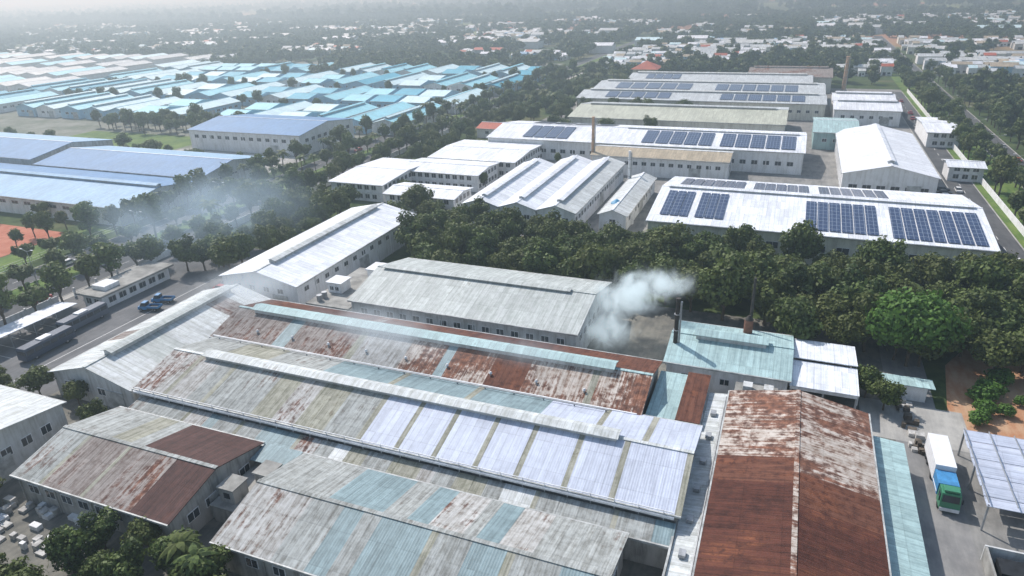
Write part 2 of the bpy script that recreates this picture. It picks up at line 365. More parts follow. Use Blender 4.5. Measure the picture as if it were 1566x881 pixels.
mb=MB(); mb.box(19.5,26,113.5,116,0,2.6,WALL['white']); mb.slab([(18.8,113,3.0),(27,113,3.0),(27,116.8,2.6),(18.8,116.8,2.6)],.1,roofmat('ltteal','X')); mb.obj('guard_shelter',None,(22,115,0))
mb=MB(); r_=random.Random(11); gm=[simple('pallet_stack',(.45,.44,.42),.8,.3,1),simple('scrap_heap',(.12,.10,.08),.9,.4,1),TRIMW]
cx,cy=G(48,815,0)
for i in range(42):
    x=cx-9+r_.uniform(0,18); y=cy-3.5+r_.uniform(0,7); mb.box(x,x+r_.uniform(.7,1.6),y,y+r_.uniform(.5,1.2),.02,r_.uniform(.3,1.1),gm[r_.choice((0,0,2))])
for i in range(26):
    x=r_.uniform(20.9,24); y=r_.uniform(98,112); mb.box(x,x+r_.uniform(.4,1.4),y,y+r_.uniform(.4,1.3),.03,r_.uniform(.3,1.0),gm[r_.choice((0,1,1))])
mb.obj('stacked_pallets',None,(cx,cy,0)); RECTS.append((cx-9,cx+9,cy-5,cy+3))
# ================================================================ MIDDLE: SOLAR HALL AND WHITE COMPLEX
shed('solar_roof_hall',-31.5,45.8,171.3,216,8,11.0,'X',near='white',wall='cream',vent=[(.02,.98)],ventmat='white',vw=1.5,vh=.7,
  solar=[('n',.488,.70,.08,.82,6),('n',.735,.985,.05,.82,7),('n',.03,.125,.15,.85,3),('n',.145,.24,.15,.85,3),('f',.05,.28,.2,.85,6),('f',.31,.5,.2,.85,5),('f',.53,.75,.2,.85,6)],win=(3,1.6,2.2),winz=3.5)
x0,x1,y0,y1=rect(7,(1265,255),(1430,280),(1290,195),(1405,210))
shed('white_gable_hall',x0+1,x1,y0,y1,7,10,'Y',near='white',wall='white',vent=[(.05,.95)],win=(2.4,1.4,1.6),winz=2)
x0,x1,y0,y1=rect(8,(770,205),(1228,240),(790,180),(1232,208))
shed('solar_roof_factory',x0,x1,y0,y1,8,10.5,'X',near='white',wall='white',vent=[(.45,.98)],vw=1.4,vh=.6,
  solar=[('n',.12,.28,.1,.85,4),('n',.52,.74,.1,.85,5),('n',.76,.98,.1,.85,5),('f',.1,.4,.2,.8,4)],win=(2,1.4,2),winz=3)
x0,x1,y0,y1=rect(7,(905,235),(1118,247),(925,220),(1118,232))
shed('tan_roof_annex',x0,x1,y0-1,y1,7,8.4,'X',near='tanroof',far='offwhite',wall='white',win=(1.6,1.2,1.6),winz=4)
x0,x1,y0,y1=rect(8,(885,175),(1205,195),(905,152),(1200,168))
shed('beige_factory_hall',x0,x1,y0,y1,8,10.5,'X',near='beige',far='greyfar',wall='cream',vent=[(.05,.95)],ventmat='greyfar',win=(2.5,1.5,2))
x0,x1,y0,y1=rect(8,(910,145),(1262,165),(920,120),(1262,138))
ym=(y0+y1)/2
shed('long_factory_hall',x0,x1,y0,ym-.6,8,10,'X',near='greyfar',wall='cream',vent=[(.03,.97)],ventmat='offwhite',solar=[('n',.12,.4,.15,.8,5),('n',.6,.93,.15,.8,6)])
shed('long_factory_hall',x0,x1,ym+.6,y1+12,8,10,'X',near='greyfar',wall='cream',vent=[(.03,.97)],ventmat='offwhite',solar=[('n',.1,.45,.15,.8,5),('n',.55,.9,.15,.8,6)])
shed('long_factory_hall',x0+10,x1-6,y1+14,y1+48,8,10,'X',near='greyfar',wall='cream',vent=[(.03,.97)],ventmat='offwhite',solar=[('n',.1,.3,.15,.8,4)])
x0,x1,y0,y1=rect(7,(1275,165),(1378,172),(1272,138),(1368,150))
shed('white_multi_bay_hall',x0,x1,y0,(y0+y1)/2,7,9,'X',near='white',far='offwhite',wall='white',vent=[(.05,.95)])
shed('white_multi_bay_hall',x0,x1,(y0+y1)/2+.8,y1,7,9,'X',near='white',far='offwhite',wall='white',vent=[(.05,.95)])
x0,x1,y0,y1=rect(7,(1145,120),(1270,125),(1150,108),(1272,113))
shed('brown_roof_hall',x0,x1,y0,y1,9,12,'X',near='rustgrey',far='rust',wall='cream',vent=[(.05,.95)],ventmat='rustgrey')
x0,x1,y0,y1=rect(7,(710,300),(862,330),(830,232),(955,255))
w=(x1-x0)/3
for i in range(3):
    shed('white_sawtooth_hall',x0+i*w+.3,x0+(i+1)*w-.3,y0,y1-(0 if i else 8),6.5,8.2,'Y',near='white',far='white' if i<2 else 'offwhite',wall='white',vent=[(.06,.94)],vw=1.5,vh=.8,win=(1.6,1.2,1.3),winz=3.4)
def office(name,x0,x1,y0,y1,h,roof='white',wall='white',fl=2,gab=.9):
    par,off=shed(name,x0,x1,y0,y1,h,h+gab,'X',near=roof,wall=wall,win=(0,0,0),ov=.7,ribs=False)
    mb=MB()
    for k in range(fl):
        z=1+k*(h/fl)
        windows(mb,(x0,y0),(x1,y0),z,1.4,1.6,1.1,out=(0,-1)); windows(mb,(x1,y0),(x1,y1),z,1.4,1.6,1.1,out=(1,0))
        if k: mb.box(x0-.12,x1+.12,y0-.25,y0-.1,k*h/fl-.1,k*h/fl+.15,TRIMW)
    mb.obj('window_rows',par,off)
for nm,z,c in (('office_building',6,((525,278),(612,285),(570,240),(632,245))),('office_building',6,((597,295),(700,305),(610,280),(715,285))),
     ('office_building',6,((618,258),(735,270),(645,240),(750,250))),('office_building',6,((655,238),(790,250),(720,212),(820,222)))):
    office(nm,*rect(z,*c),z)
x0,x1,y0,y1=rect(5,(905,325),(960,330),(960,268),(998,272))
shed('low_white_shed',x0+2,x1,y0,y1,5,6.4,'Y',near='offwhite',wall='white')
x0,x1,y0,y1=rect(7,(1245,200),(1300,205),(1245,178),(1320,183))
shed('teal_roof_shed',x0,x1,y0,y1,7,9,'X',near='ltteal',wall='teal')
x0,x1,y0,y1=rect(6,(1410,200),(1465,205),(1410,178),(1455,182))
office('gatehouse_office',x0,x1,y0,y1,6)
c=G(1475,250,5); office('gatehouse_office',c[0]-5,c[0]+5,c[1]-5,c[1]+5,5)
c=G(762,196,4); shed('red_roof_shed',c[0]-9,c[0]+9,c[1]-4,c[1]+10,4.5,6,'X',near='redroof',wall='white')
c=G(988,122,0); mb=MB(); mb.box(c[0]-8,c[0]+8,c[1]-8,c[1]+8,0,8,WALL['cream'])
windows(mb,(c[0]-8,c[1]-8),(c[0]+8,c[1]-8),2,1.5,1.6,1.4); windows(mb,(c[0]-8,c[1]-8),(c[0]+8,c[1]-8),5.4,1.5,1.6,1.4)
rr=roofmat('redroof','X'); ap=(c[0],c[1],13)
q=[(c[0]-9.5,c[1]-9.5,8.02),(c[0]+9.5,c[1]-9.5,8.02),(c[0]+9.5,c[1]+9.5,8.02),(c[0]-9.5,c[1]+9.5,8.02)]
for i in range(4): mb.poly([q[i],q[(i+1)%4],ap],rr)
mb.poly(q,rr); mb.obj('red_roof_pavilion',None,(c[0],c[1],0))
# ================================================================ BLUE WAREHOUSES
shed('blue_roof_warehouse',-330,-188,143.5,176.5,6,8.4,'X',near='bluelt',far='blue',wall='white',vent=[(0,1)],ventmat='bluelt',win=(3,1,3),winz=3.6)
shed('blue_roof_warehouse',-272,-189,178,211,6.5,9.2,'X',near='blue',far='bluelt',wall='grey',win=(3,1,3),winz=3.6)
shed('blue_roof_warehouse',-370,-275,179,216,8,10.8,'X',near='blue',far='bluelt',wall='grey')
shed('blue_roof_warehouse',-254,-193,239,279,9,11.5,'X',near='blue',far='blue',wall='white',win=(2.2,1.4,2.2),winz=5.4)
RT=random.Random(4)
for (ya,yb) in ((288,338),(349,402),(414,466),(478,524)):
    x=-520
    while x<-182:
        if RT.random()<.93:
            k=RT.choice(['turq','cyan','cyan','palecyan','turq','turq']); 
            L=yb-ya-RT.choice([0,0,4,8]); xx=x+RT.uniform(-1,1)
            if RT.random()<.65: shed('turquoise_roof_workshop',xx,xx+15.5,ya,ya+L,5.5,7.6,'Y',near=k,far=RT.choice([k,'cyan','palecyan']),wall=RT.choice(['blue','white','blue']),ventmat=RT.choice(['palecyan','turq','cyan']),vent=[(.02,.98)] if RT.random()<.5 else None,win=(2.4,1.2,2.4))
            else:
                for j in range(2): shed('turquoise_roof_workshop',xx,xx+15.5,ya+j*L/2,ya+j*L/2+L/2-3,5.5,7.4,'X',near=k,far=RT.choice([k,'cyan']),wall='blue',ventmat='palecyan',win=(2.4,1.2,2.4))
        x+=19.5
for (ya,yb) in ((300,345),(360,405),(420,470),(486,530),(545,590)):
    x=-900
    while x<-535:
        if RT.random()<.85: shed('grey_roof_workshop',x,x+20,ya,yb-RT.choice([0,6,10]),6,8,'Y',near=RT.choice(['greyfar','palecyan','offwhite','cyan','greyfar']),wall='white',win=(0,0,0))
        x+=25
# ================================================================ GROUND, ROADS
def groundmat():
    n=NT('ground_vegetation'); P=pos(n)
    a=n.noise(P,.02,5,.6); b=n.noise(P,.25,5,.7); far=n.noise(n.vmul(P,(.0022,.0040,1)),1,5,.6)
    vo=n.n('ShaderNodeTexVoronoi'); n.L(n.vmul(P,(.0035,.007,1)),vo.inputs['Vector']); vo.inputs['Scale'].default_value=1
    sp=n.n('ShaderNodeSeparateColor'); n.L(vo.outputs['Color'],sp.inputs[0])
    c=n.mix(n.ss(b,.35,.65),(.035,.060,.020),(.08,.11,.04))
    c=n.mix(n.math('MULTIPLY',n.ss(a,.50,.62),.6),c,(.17,.15,.08))
    sy=n.n('ShaderNodeSeparateXYZ'); n.L(P,sy.inputs[0]); fm=n.ss(sy.outputs[1],600,900)
    field=n.math('MULTIPLY',n.ss(sp.outputs[0],.62,.64),fm); f2=n.math('MULTIPLY',n.ss(sp.outputs[1],.82,.84),fm)
    c=n.mix(field,c,(.18,.22,.09)); c=n.mix(f2,c,(.38,.20,.13))
    c=n.mix(n.math('MULTIPLY',n.ss(far,.55,.64),fm),c,(.19,.19,.10))
    n.col(c,.95,.1); return n.m
def sheet(name,pts,z,mat):
    mb=MB(); mb.poly([(x,y,z) for x,y in pts],mat); cx=sum(p[0] for p in pts)/len(pts); cy=sum(p[1] for p in pts)/len(pts)
    return mb.obj(name,None,(cx,cy,0))
def rs(name,x0,x1,y0,y1,z,mat): return sheet(name,[(x0,y0),(x1,y0),(x1,y1),(x0,y1)],z,mat)
rs('ground',-14000,14000,-300,18000,0,groundmat())
def pav(name,c1,c2,sc=.15):
    n=NT(name); P=pos(n); a=n.noise(P,sc,6,.7); b=n.noise(n.vmul(P,(1,.2,1)),.8,4,.7)
    c=n.mix(n.ss(n.math('ADD',n.math('MULTIPLY',a,.6),n.math('MULTIPLY',b,.4)),.38,.62),c1,c2); n.col(c,.9,.2); return n.m
ASPH=pav('asphalt',(.075,.078,.082),(.12,.122,.125)); YARD=pav('yard_concrete',(.17,.17,.165),(.29,.285,.27)); LIGHTC=pav('pale_concrete',(.30,.295,.28),(.44,.43,.40))
DIRT=pav('red_dirt',(.40,.19,.10),(.50,.34,.22),.12); GRASS=pav('grass',(.06,.12,.025),(.15,.21,.05),.1); CLAY=pav('clay_court',(.38,.12,.07),(.48,.20,.13)); GRAVEL=pav('service_ground',(.12,.12,.11),(.22,.21,.18),.3)
rs('factory_yard',-123,21,20,137,.004,GRAVEL)
rs('side_yard',21.1,62,40,104,.004,YARD)
rs('access_road',20.6,27.4,40,170,.010,pav('worn_asphalt',(.19,.19,.19),(.29,.285,.275)))
sheet('dirt_clearing',[(28,104),(62,101),(66,144),(50,152),(38,141),(31,128)],.012,DIRT)
rs('concrete_apron',16,31,101,112,.016,LIGHTC)
rs('truck_parking_lot',-153.9,-117.5,40,140,.008,pav('lot_asphalt',(.12,.123,.127),(.18,.18,.182)))
rs('complex_yard',-120,62,171,480,.004,YARD)
rs('industrial_yard',-950,-190,225,600,.004,pav('estate_ground',(.10,.12,.08),(.26,.26,.23),.05))
rs('lawn',-345,-262,222,262,.012,GRASS); rs('warehouse_forecourt',-260,-188,212,238,.012,LIGHTC)
rs('clay_ground',-330,-199,104,134,.012,CLAY); rs('grass_verge',-198,-187,60,142,.010,GRASS)
PAINT=simple('road_paint',(.7,.7,.68),.7,.1,1)
def road(name,x0,x1,y0,y1):
    mb=MB(); mb.poly([(x0,y0,.02),(x1,y0,.02),(x1,y1,.02),(x0,y1,.02)],ASPH)
    for x in(x0-.3,x1): mb.box(x,x+.3,y0,y1,0,.14,LIGHTC)
    y=y0
    xm=(x0+x1)/2
    while y<min(y1,620): mb.poly([(xm-.08,y,.024),(xm+.08,y,.024),(xm+.08,y+3,.024),(xm-.08,y+3,.024)],PAINT); y+=9
    mb.obj(name,None,(xm,y0,0)); RECTS.append((x0,x1,y0,y1))
road('boulevard_carriageway',-181,-172.5,20,900); road('boulevard_carriageway',-165,-156.5,20,900)
rs('median_strip',-172.1,-165.4,20,900,.06,GRASS); rs('sidewalk',-156.1,-153.9,20,900,.07,LIGHTC)
road('perimeter_road',72,81,60,900); road('service_lane',50,58,150,470); rs('verge',58.4,71.6,150,800,.05,GRASS)
mb=MB()
for i in range(11): mb.poly([(-147.5+.0,58+i*3.2,.013),(-138,58+i*3.2,.013),(-138,58.12+i*3.2,.013),(-147.5,58.12+i*3.2,.013)],PAINT)
mb.poly([(-129,50,.013),(-128.85,50,.013),(-128.85,135,.013),(-129,135,.013)],PAINT); mb.obj('parking_bay_markings',None,(-140,80,0))
mb=MB()
mb.box(-153.4,-153.2,20,96,0,2,WALL['white']); mb.box(-153.4,-153.2,118,470,0,2,WALL['white'])
for y in range(22,468,6): mb.box(-153.5,-153.1,y,y+.4,0,2.3,TRIMW)
mb.obj('perimeter_wall',None,(-153,100,0))
mb=MB()
for y in np.arange(28,142,2.5): mb.cyl((-186,y,0),(-186,y,1.8),.05,.05,STEEL,5)
for z in(.4,1.1,1.75): mb.box(-186.03,-185.97,28,142,z,z+.06,TRIMW)
mb.obj('railing_fence',None,(-186,80,0))
mb=MB(); mb.box(60.5,60.7,150,470,0,2,WALL['white']); mb.obj('boundary_wall',None,(60,200,0))
mb=MB(); mb.box(-146,-140,97,116,0,3.2,WALL['white']); mb.box(-147,-139,96,117,3.2,3.6,CONC); mb.box(-145,-141,99,103,3.6,4.6,WALL['white'])
windows(mb,(-140,97),(-140,116),1,1.3,1.8,1,out=(1,0)); windows(mb,(-146,97),(-140,97),1,1.3,1.5,1)
mb.obj('gate_house',None,(-143,106,0)); RECTS.append((-147,-139,96,117))
mb=MB(); mb.slab([(-147,66,3.2),(-141,66,3.7),(-141,92,3.7),(-147,92,3.2)],.12,roofmat('white','Y')); 
for y in range(67,92,5): mb.cyl((-146.6,y,0),(-146.6,y,3.1),.1,.1,STEEL,6); mb.cyl((-141.4,y,0),(-141.4,y,3.5),.1,.1,STEEL,6)
mb.obj('parking_canopy',None,(-144,80,0)); RECTS.append((-147,-141,66,92))
# ---------------------------------------------------------------- chimneys
def chimney(name,px,py,h,r,mat,rings=True,bz=0):
    x,y=G(px,py,0); mb=MB(); mb.box(x-r*1.8,x+r*1.8,y-r*1.8,y+r*1.8,0,1.2,CONC); mb.cyl((x,y,1.2),(x,y,h),r,r*.75,mat,14)
    mb.cyl((x,y,h-.4),(x,y,h+.1),r*.95,r*.95,mat,14)
    for k in range(1,5): mb.cyl((x,y,h*k/5),(x,y,h*k/5+.15),r*1.15,r*1.15,STEEL,14)
    mb.box(x+r,x+r+.3,y-.2,y+.2,1,h-.5,STEEL)
    mb.obj(name,None,(x,y,0)); return x,y
chimney('boiler_chimney',1029,573,15,.45,BLACKSTEEL)
mb=MB(); x,y=-2.5,121.2; mb.cyl((x,y,0),(x,y,15.5),.35,.25,BLACKSTEEL,12)
mb.cyl((x-.2,y-3,5.5),(x-.2,y-3,8.6),.8,.8,simple('rusty_tank',(.2,.09,.06),.8,.3,1),12); mb.cyl((x-.2,y-3,8.6),(x-.2,y-3,9.4),.8,.2,BLACKSTEEL,12)
mb.obj('exhaust_stack',None,(x,y,0))
TANS=simple('painted_stack',(.5,.33,.22),.7,.2,1)
chimney('factory_chimney',906,262,20,.6,TANS); chimney('factory_chimney',1289,140,20,1.1,TANS); chimney('factory_chimney',961,295,14,.5,WALL['white'])
mb=MB(); x,y=G(942,340,0); 
mb.cyl((x,y,0),(x,y,6),1.6,1.6,simple('blue_tank',(.08,.3,.5),.5,.15,1),16); mb.cyl((x,y,6),(x,y,7),1.6,.3,simple('blue_tank',(.08,.3,.5)),16); mb.cyl((x+4,y,0),(x+4,y,4.5),1.2,1.2,TRIMW,16)
mb.obj('storage_tank',None,(x,y,0))
mb=MB()
for i in range(9):
    x=-88+i*7.9; mb.cyl((x,88.6,6.2),(x,88.6,7.0),.15,.15,STEEL,8); mb.cyl((x,88.6,7.0),(x,88.6,7.3),.3,.15,TRIMW,10)
for i in range(29): x=-94+i*3.05; mb.box(x,x+.08,66.83,66.93,4.8,6.3,TRIMW)
mb.box(-95,-7.4,66.8,66.9,6.2,6.3,TRIMW); mb.box(-95.2,-7.3,66.50,66.76,5.45,5.72,TRIMW)
mb.obj('roof_vents_and_railing',None,(-60,88,0))
mb=MB()
mb.box(-96.5,-16,86.0,86.24,5.6,6.15,TRIMW); mb.cyl((-95,85.0,6.6),(-20,85.0,6.6),.1,.1,STEEL,8)
for i in range(16): mb.box(-94+i*4.9,-93.8+i*4.9,84.95,85.05,6.1,6.6,STEEL)
mb.obj('valley_gutter_and_pipe',None,(-55,86,0))
# ================================================================ VEHICLES
TYRE=simple('tyre_rubber',(.02,.02,.02),.9,.2,2)
def wheel(mb,x,y,z,r,w):
    mb.cyl((x-w/2,y,z),(x+w/2,y,z),r,r,TYRE,14); mb.cyl((x+w/2,y,z),(x-w/2,y,z),r,r,TYRE,14); mb.cyl((x-w/2-.01,y,z),(x+w/2+.02,y,z),r*.5,r*.5,STEEL,10)
def place(mb,name,x,y,ang):
    o=mb.obj(name,None,(0,0,0)); o.location=(x,y,.02); o.rotation_euler=(0,0,ang)
    m=o.modifiers.new('bevel','BEVEL'); m.width=.05; m.segments=2; m.limit_method='ANGLE'; return o
def truck(name,x,y,ang,L,cab,box,load):
    mb=MB(); gc=simple('paint_'+cab[0],cab[1],.35,.05,1,.5); bc=simple('paint_'+box[0],box[1],.5,.08,1,.4); lc=simple('paint_'+load[0],load[1],.5,.2,1.5,.4)
    mb.hexa([(-1.2,-L/2,.7),(1.2,-L/2,.7),(1.2,-L/2+2.1,.7),(-1.2,-L/2+2.1,.7)],[(-1.1,-L/2+.25,3.0),(1.1,-L/2+.25,3.0),(1.15,-L/2+2.0,3.1),(-1.15,-L/2+2.0,3.1)],gc)
    mb.hexa([(-1.0,-L/2+.08,1.75),(1.0,-L/2+.08,1.75),(1.0,-L/2+.2,1.75),(-1.0,-L/2+.2,1.75)],[(-.95,-L/2+.19,2.75),(.95,-L/2+.19,2.75),(.95,-L/2+.4,2.75),(-.95,-L/2+.4,2.75)],GLASS)
    for s in(-1,1): mb.box(*sorted((s*1.16,s*1.215)),-L/2+.55,-L/2+1.5,1.75,2.6,GLASS); mb.box(*sorted((s*1.25,s*1.4)),-L/2+.1,-L/2+.25,1.8,2.5,TYRE)
    mb.box(-1.15,1.15,-L/2-.12,-L/2-.01,.45,.95,TRIMW); mb.box(-.9,.9,-L/2+.4,-L/2+1.6,3.12,3.4,gc)
    mb.box(-.5,.5,-L/2+2.15,L/2,.7,1.0,BLACKSTEEL)
    mid=-L/2+L*.42
    mb.box(-1.22,1.22,-L/2+2.4,mid-.1,1.02,2.9,lc); mb.box(-1.25,1.25,mid,L/2,1.02,3.6,bc); mb.box(-1.26,1.26,-L/2+2.5,mid-.2,1.3,1.5,TRIMW)
    for yy in(-L/2+1.1,L*.05,L/2-2.6,L/2-1.3):
        for s in(-1,1): wheel(mb,s*1.0,yy,.5,.5,.32)
    return place(mb,name,x,y,ang)
truck('cargo_truck',25.2,92.2,0,13.2,('green',(.05,.22,.12)),('white',(.75,.76,.78)),('blue',(.06,.25,.5)))
def pickup(name,x,y,ang):
    mb=MB(); p=simple('pickup_paint',(.03,.20,.42),.4,.05,1,.5)
    mb.hexa([(-.9,-2.4,.4),(.9,-2.4,.4),(.9,-.3,.4),(-.9,-.3,.4)],[(-.85,-2.3,1.1),(.85,-2.3,1.1),(.85,-.3,1.2),(-.85,-.3,1.2)],p)
    mb.hexa([(-.82,-1.9,1.12),(.82,-1.9,1.12),(.82,-.35,1.2),(-.82,-.35,1.2)],[(-.7,-1.4,1.9),(.7,-1.4,1.9),(.72,-.4,1.95),(-.72,-.4,1.95)],GLASS); mb.box(-.72,.72,-1.4,-.4,1.953,2.02,p)
    mb.box(-.95,.95,-.2,2.6,.65,.75,BLACKSTEEL)
    for a,b,c,d in((-.95,-.87,-.2,2.6),(.87,.95,-.2,2.6),(-.86,.86,-.2,-.12),(-.86,.86,2.52,2.6)): mb.box(a,b,c,d,.76,1.25,p)
    for yy in(-1.6,1.7):
        for s in(-1,1): wheel(mb,s*.82,yy,.36,.36,.24)
    return place(mb,name,x,y,ang)
tx,ty=G(230,474,0); pickup('pickup_truck',tx,ty,-1.3); tx,ty=G(250,462,0); pickup('pickup_truck',tx,ty,-1.25)
def bus(name,x,y,ang,c):
    mb=MB(); p=simple('bus_paint_'+c[0],c[1],.35,.05,1,.5)
    mb.box(-1.25,1.25,-5.5,5.5,.45,1.6,p); mb.box(-1.2,1.2,-5.42,5.42,1.603,2.5,GLASS); mb.hexa([(-1.25,-5.5,2.503),(1.25,-5.5,2.503),(1.25,5.5,2.503),(-1.25,5.5,2.503)],[(-1.1,-5.3,3.0),(1.1,-5.3,3.0),(1.1,5.3,3.0),(-1.1,5.3,3.0)],p)
    for k in range(7): 
        for s in(-1,1): mb.box(*sorted((s*1.19,s*1.26)),-5.4+k*1.75,-5.2+k*1.75,1.6,2.5,p)
    mb.box(-.8,.8,-1.5,1,3.003,3.25,TRIMW)
    for yy in(-3.5,3.4):
        for s in(-1,1): wheel(mb,s*1.08,yy,.48,.48,.3)
    return place(mb,name,x,y,ang)
bus('parked_bus',-134.0,79,.05,('dark',(.03,.05,.09))); bus('parked_bus',-137.5,90,.05,('dark2',(.10,.12,.16)))
def carmesh(cn,c):
    mb=MB(); p=simple('car_paint_'+cn,c,.3,.03,1,.5)
    mb.hexa([(-.88,-2.15,.3),(.88,-2.15,.3),(.88,2.15,.3),(-.88,2.15,.3)],[(-.82,-2.1,.82),(.82,-2.1,.82),(.82,2.1,.9),(-.82,2.1,.9)],p)
    mb.hexa([(-.8,-1.2,.83),(.8,-1.2,.83),(.8,1.75,.9),(-.8,1.75,.9)],[(-.62,-.5,1.36),(.62,-.5,1.36),(.62,1.2,1.36),(-.62,1.2,1.36)],GLASS)
    mb.hexa([(-.63,-.5,1.362),(.63,-.5,1.362),(.63,1.2,1.362),(-.63,1.2,1.362)],[(-.58,-.4,1.42),(.58,-.4,1.42),(.58,1.1,1.42),(-.58,1.1,1.42)],p)
    for yy in(-1.35,1.35):
        for s in(-1,1): wheel(mb,s*.8,yy,.32,.32,.2)
    mb.box(-.7,-.4,-2.17,-2.11,.55,.7,TRIMW); mb.box(.4,.7,-2.17,-2.11,.55,.7,TRIMW)
    return mb.mesh('car_'+cn)
CM=[carmesh('white',(.7,.7,.7)),carmesh('silver',(.4,.41,.42)),carmesh('black',(.02,.02,.025)),carmesh('red',(.4,.03,.03))]
for i in range(46):
    r=random.random()
    if i<12: x=random.choice([-178.5,-174.8,-162.7,-158.8]); y=random.uniform(90,420); an=0
    elif i<24: x=random.choice([74.5,78.5]); y=random.uniform(150,420); an=0
    elif i<32: x=53+random.uniform(-1,1)*1.5; y=random.uniform(180,440); an=0
    elif i<38: x=-121+random.uniform(-1,0); y=108+(i-32)*3; an=1.57
    else: x=47.6; y=222+(i-38)*4; an=1.57
    o=bpy.data.objects.new('parked_car' if i>=24 else 'car',random.choice(CM)); o.location=(x,y,.024); o.rotation_euler=(0,0,an+random.uniform(-.03,.03)); SC.collection.objects.link(o)
mb=MB(); mb.cyl((0,0,0),(0,0,9),.12,.07,STEEL,8); mb.cyl((0,0,9),(1.8,0,9.5),.05,.04,STEEL,6); mb.cyl((0,0,9),(-1.8,0,9.5),.05,.04,STEEL,6)
mb.box(1.5,2.3,-.15,.15,9.45,9.57,TRIMW); mb.box(-2.3,-1.5,-.15,.15,9.45,9.57,TRIMW); mb.cyl((0,0,0),(0,0,.5),.25,.2,CONC,8)
lm=mb.mesh('street_lamp')
for y in range(70,460,32):
    o=bpy.data.objects.new('street_lamp',lm); o.location=(-168.8,y,.06); SC.collection.objects.link(o)
for y in range(170,460,32):
    o=bpy.data.objects.new('street_lamp',lm); o.location=(70.6,y,.06); SC.collection.objects.link(o)
# ================================================================ TREES
def leafmat(name,c1,c2,c3):
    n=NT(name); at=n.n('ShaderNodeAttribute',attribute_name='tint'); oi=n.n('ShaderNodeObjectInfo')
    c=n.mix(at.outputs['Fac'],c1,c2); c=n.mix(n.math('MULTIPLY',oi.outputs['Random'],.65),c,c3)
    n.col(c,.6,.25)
    tr=n.n('ShaderNodeBsdfTranslucent'); n.L(n.scale(c,1.1),tr.inputs[0]); mx=n.n('ShaderNodeMixShader'); mx.inputs[0].default_value=.2
    n.L(n.b.outputs[0],mx.inputs[1]); n.L(tr.outputs[0],mx.inputs[2]); n.L(mx.outputs[0],n.out.inputs['Surface']); return n.m
BARK=simple('bark',(.10,.075,.05),.9,.3,3)
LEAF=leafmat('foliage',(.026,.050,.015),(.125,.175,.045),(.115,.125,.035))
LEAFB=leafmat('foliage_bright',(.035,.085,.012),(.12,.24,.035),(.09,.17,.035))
def treemesh(name,h,r,nl,per,leaf,seed,lm,ch=.62,detail=True):
    g=np.random.default_rng(seed); mb=MB(); th=h*(1-ch)
    mb.cyl((0,0,0),(g.normal()*.15,g.normal()*.15,th+h*.1),.028*h,.016*h,BARK,7)
    V=[];T=[]; cz=h-h*ch*.5; rz=h*ch*.5
    for i in range(nl):
        u=g.normal(size=3); u/=np.linalg.norm(u); rr=g.random()**.45
        lr=r*g.uniform(.26,.46); c=np.array([u[0]*(r-lr)*rr,u[1]*(r-lr)*rr,cz+u[2]*(rz-lr*.7)*rr])
        if detail and i<9: mb.cyl((0,0,th*.85),tuple(c*np.array([.8,.8,.95])),.012*h,.004*h,BARK,5,False)
        lt=g.uniform(.1,.8); n=int(per*(lr/(r*.36))**2)
        d=g.normal(size=(n,3)); d/=np.linalg.norm(d,axis=1)[:,None]; d[:,2]*=np.where(d[:,2]<0,.6,1)
        rad=lr*g.uniform(.66,1.12,n)**1.0; rad*=1+.18*np.sin(d[:,0]*5+i)*np.cos(d[:,1]*4+i*2)
        p=c+d*rad[:,None]; nn=d+g.normal(size=(n,3))*.45; nn/=np.linalg.norm(nn,axis=1)[:,None]
        a=np.cross(nn,g.normal(size=(n,3))); a/=np.linalg.norm(a,axis=1)[:,None]; b=np.cross(nn,a); s=leaf*g.uniform(.6,1.3,n)[:,None]
        q=np.stack([p-a*s-b*s*.55,p+a*s*.2-b*s*.8,p+a*s+b*s*.5,p-a*s*.3+b*s*.8],1); V.append(q.reshape(-1,3))
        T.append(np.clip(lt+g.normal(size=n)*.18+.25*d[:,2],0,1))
    V=np.concatenate(V); T=np.concatenate(T); nv0=len(mb.v); nf0=len(mb.f)
    me=bpy.data.meshes.new(name); faces=mb.f+[tuple(nv0+4*i+j for j in range(4)) for i in range(len(T))]
    me.from_pydata(mb.v+[tuple(x) for x in V],[],faces); me.materials.append(BARK); me.materials.append(lm)
    me.polygons.foreach_set('material_index',[0]*nf0+[1]*len(T))
    at=me.attributes.new('tint','FLOAT','FACE'); at.data.foreach_set('value',[.5]*nf0+list(T)); me.update(); return me
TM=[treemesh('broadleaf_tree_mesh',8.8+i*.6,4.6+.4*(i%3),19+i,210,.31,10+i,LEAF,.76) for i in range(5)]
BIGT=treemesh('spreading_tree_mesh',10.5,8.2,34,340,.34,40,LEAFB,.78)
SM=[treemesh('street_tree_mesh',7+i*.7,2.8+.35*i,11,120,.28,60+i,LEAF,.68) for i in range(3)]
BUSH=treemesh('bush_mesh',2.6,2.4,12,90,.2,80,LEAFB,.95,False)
FAR=[treemesh('distant_tree_mesh',9+2*i,5.2+.5*i,9,34,.95,90+i,LEAF,.85,False) for i in range(3)]
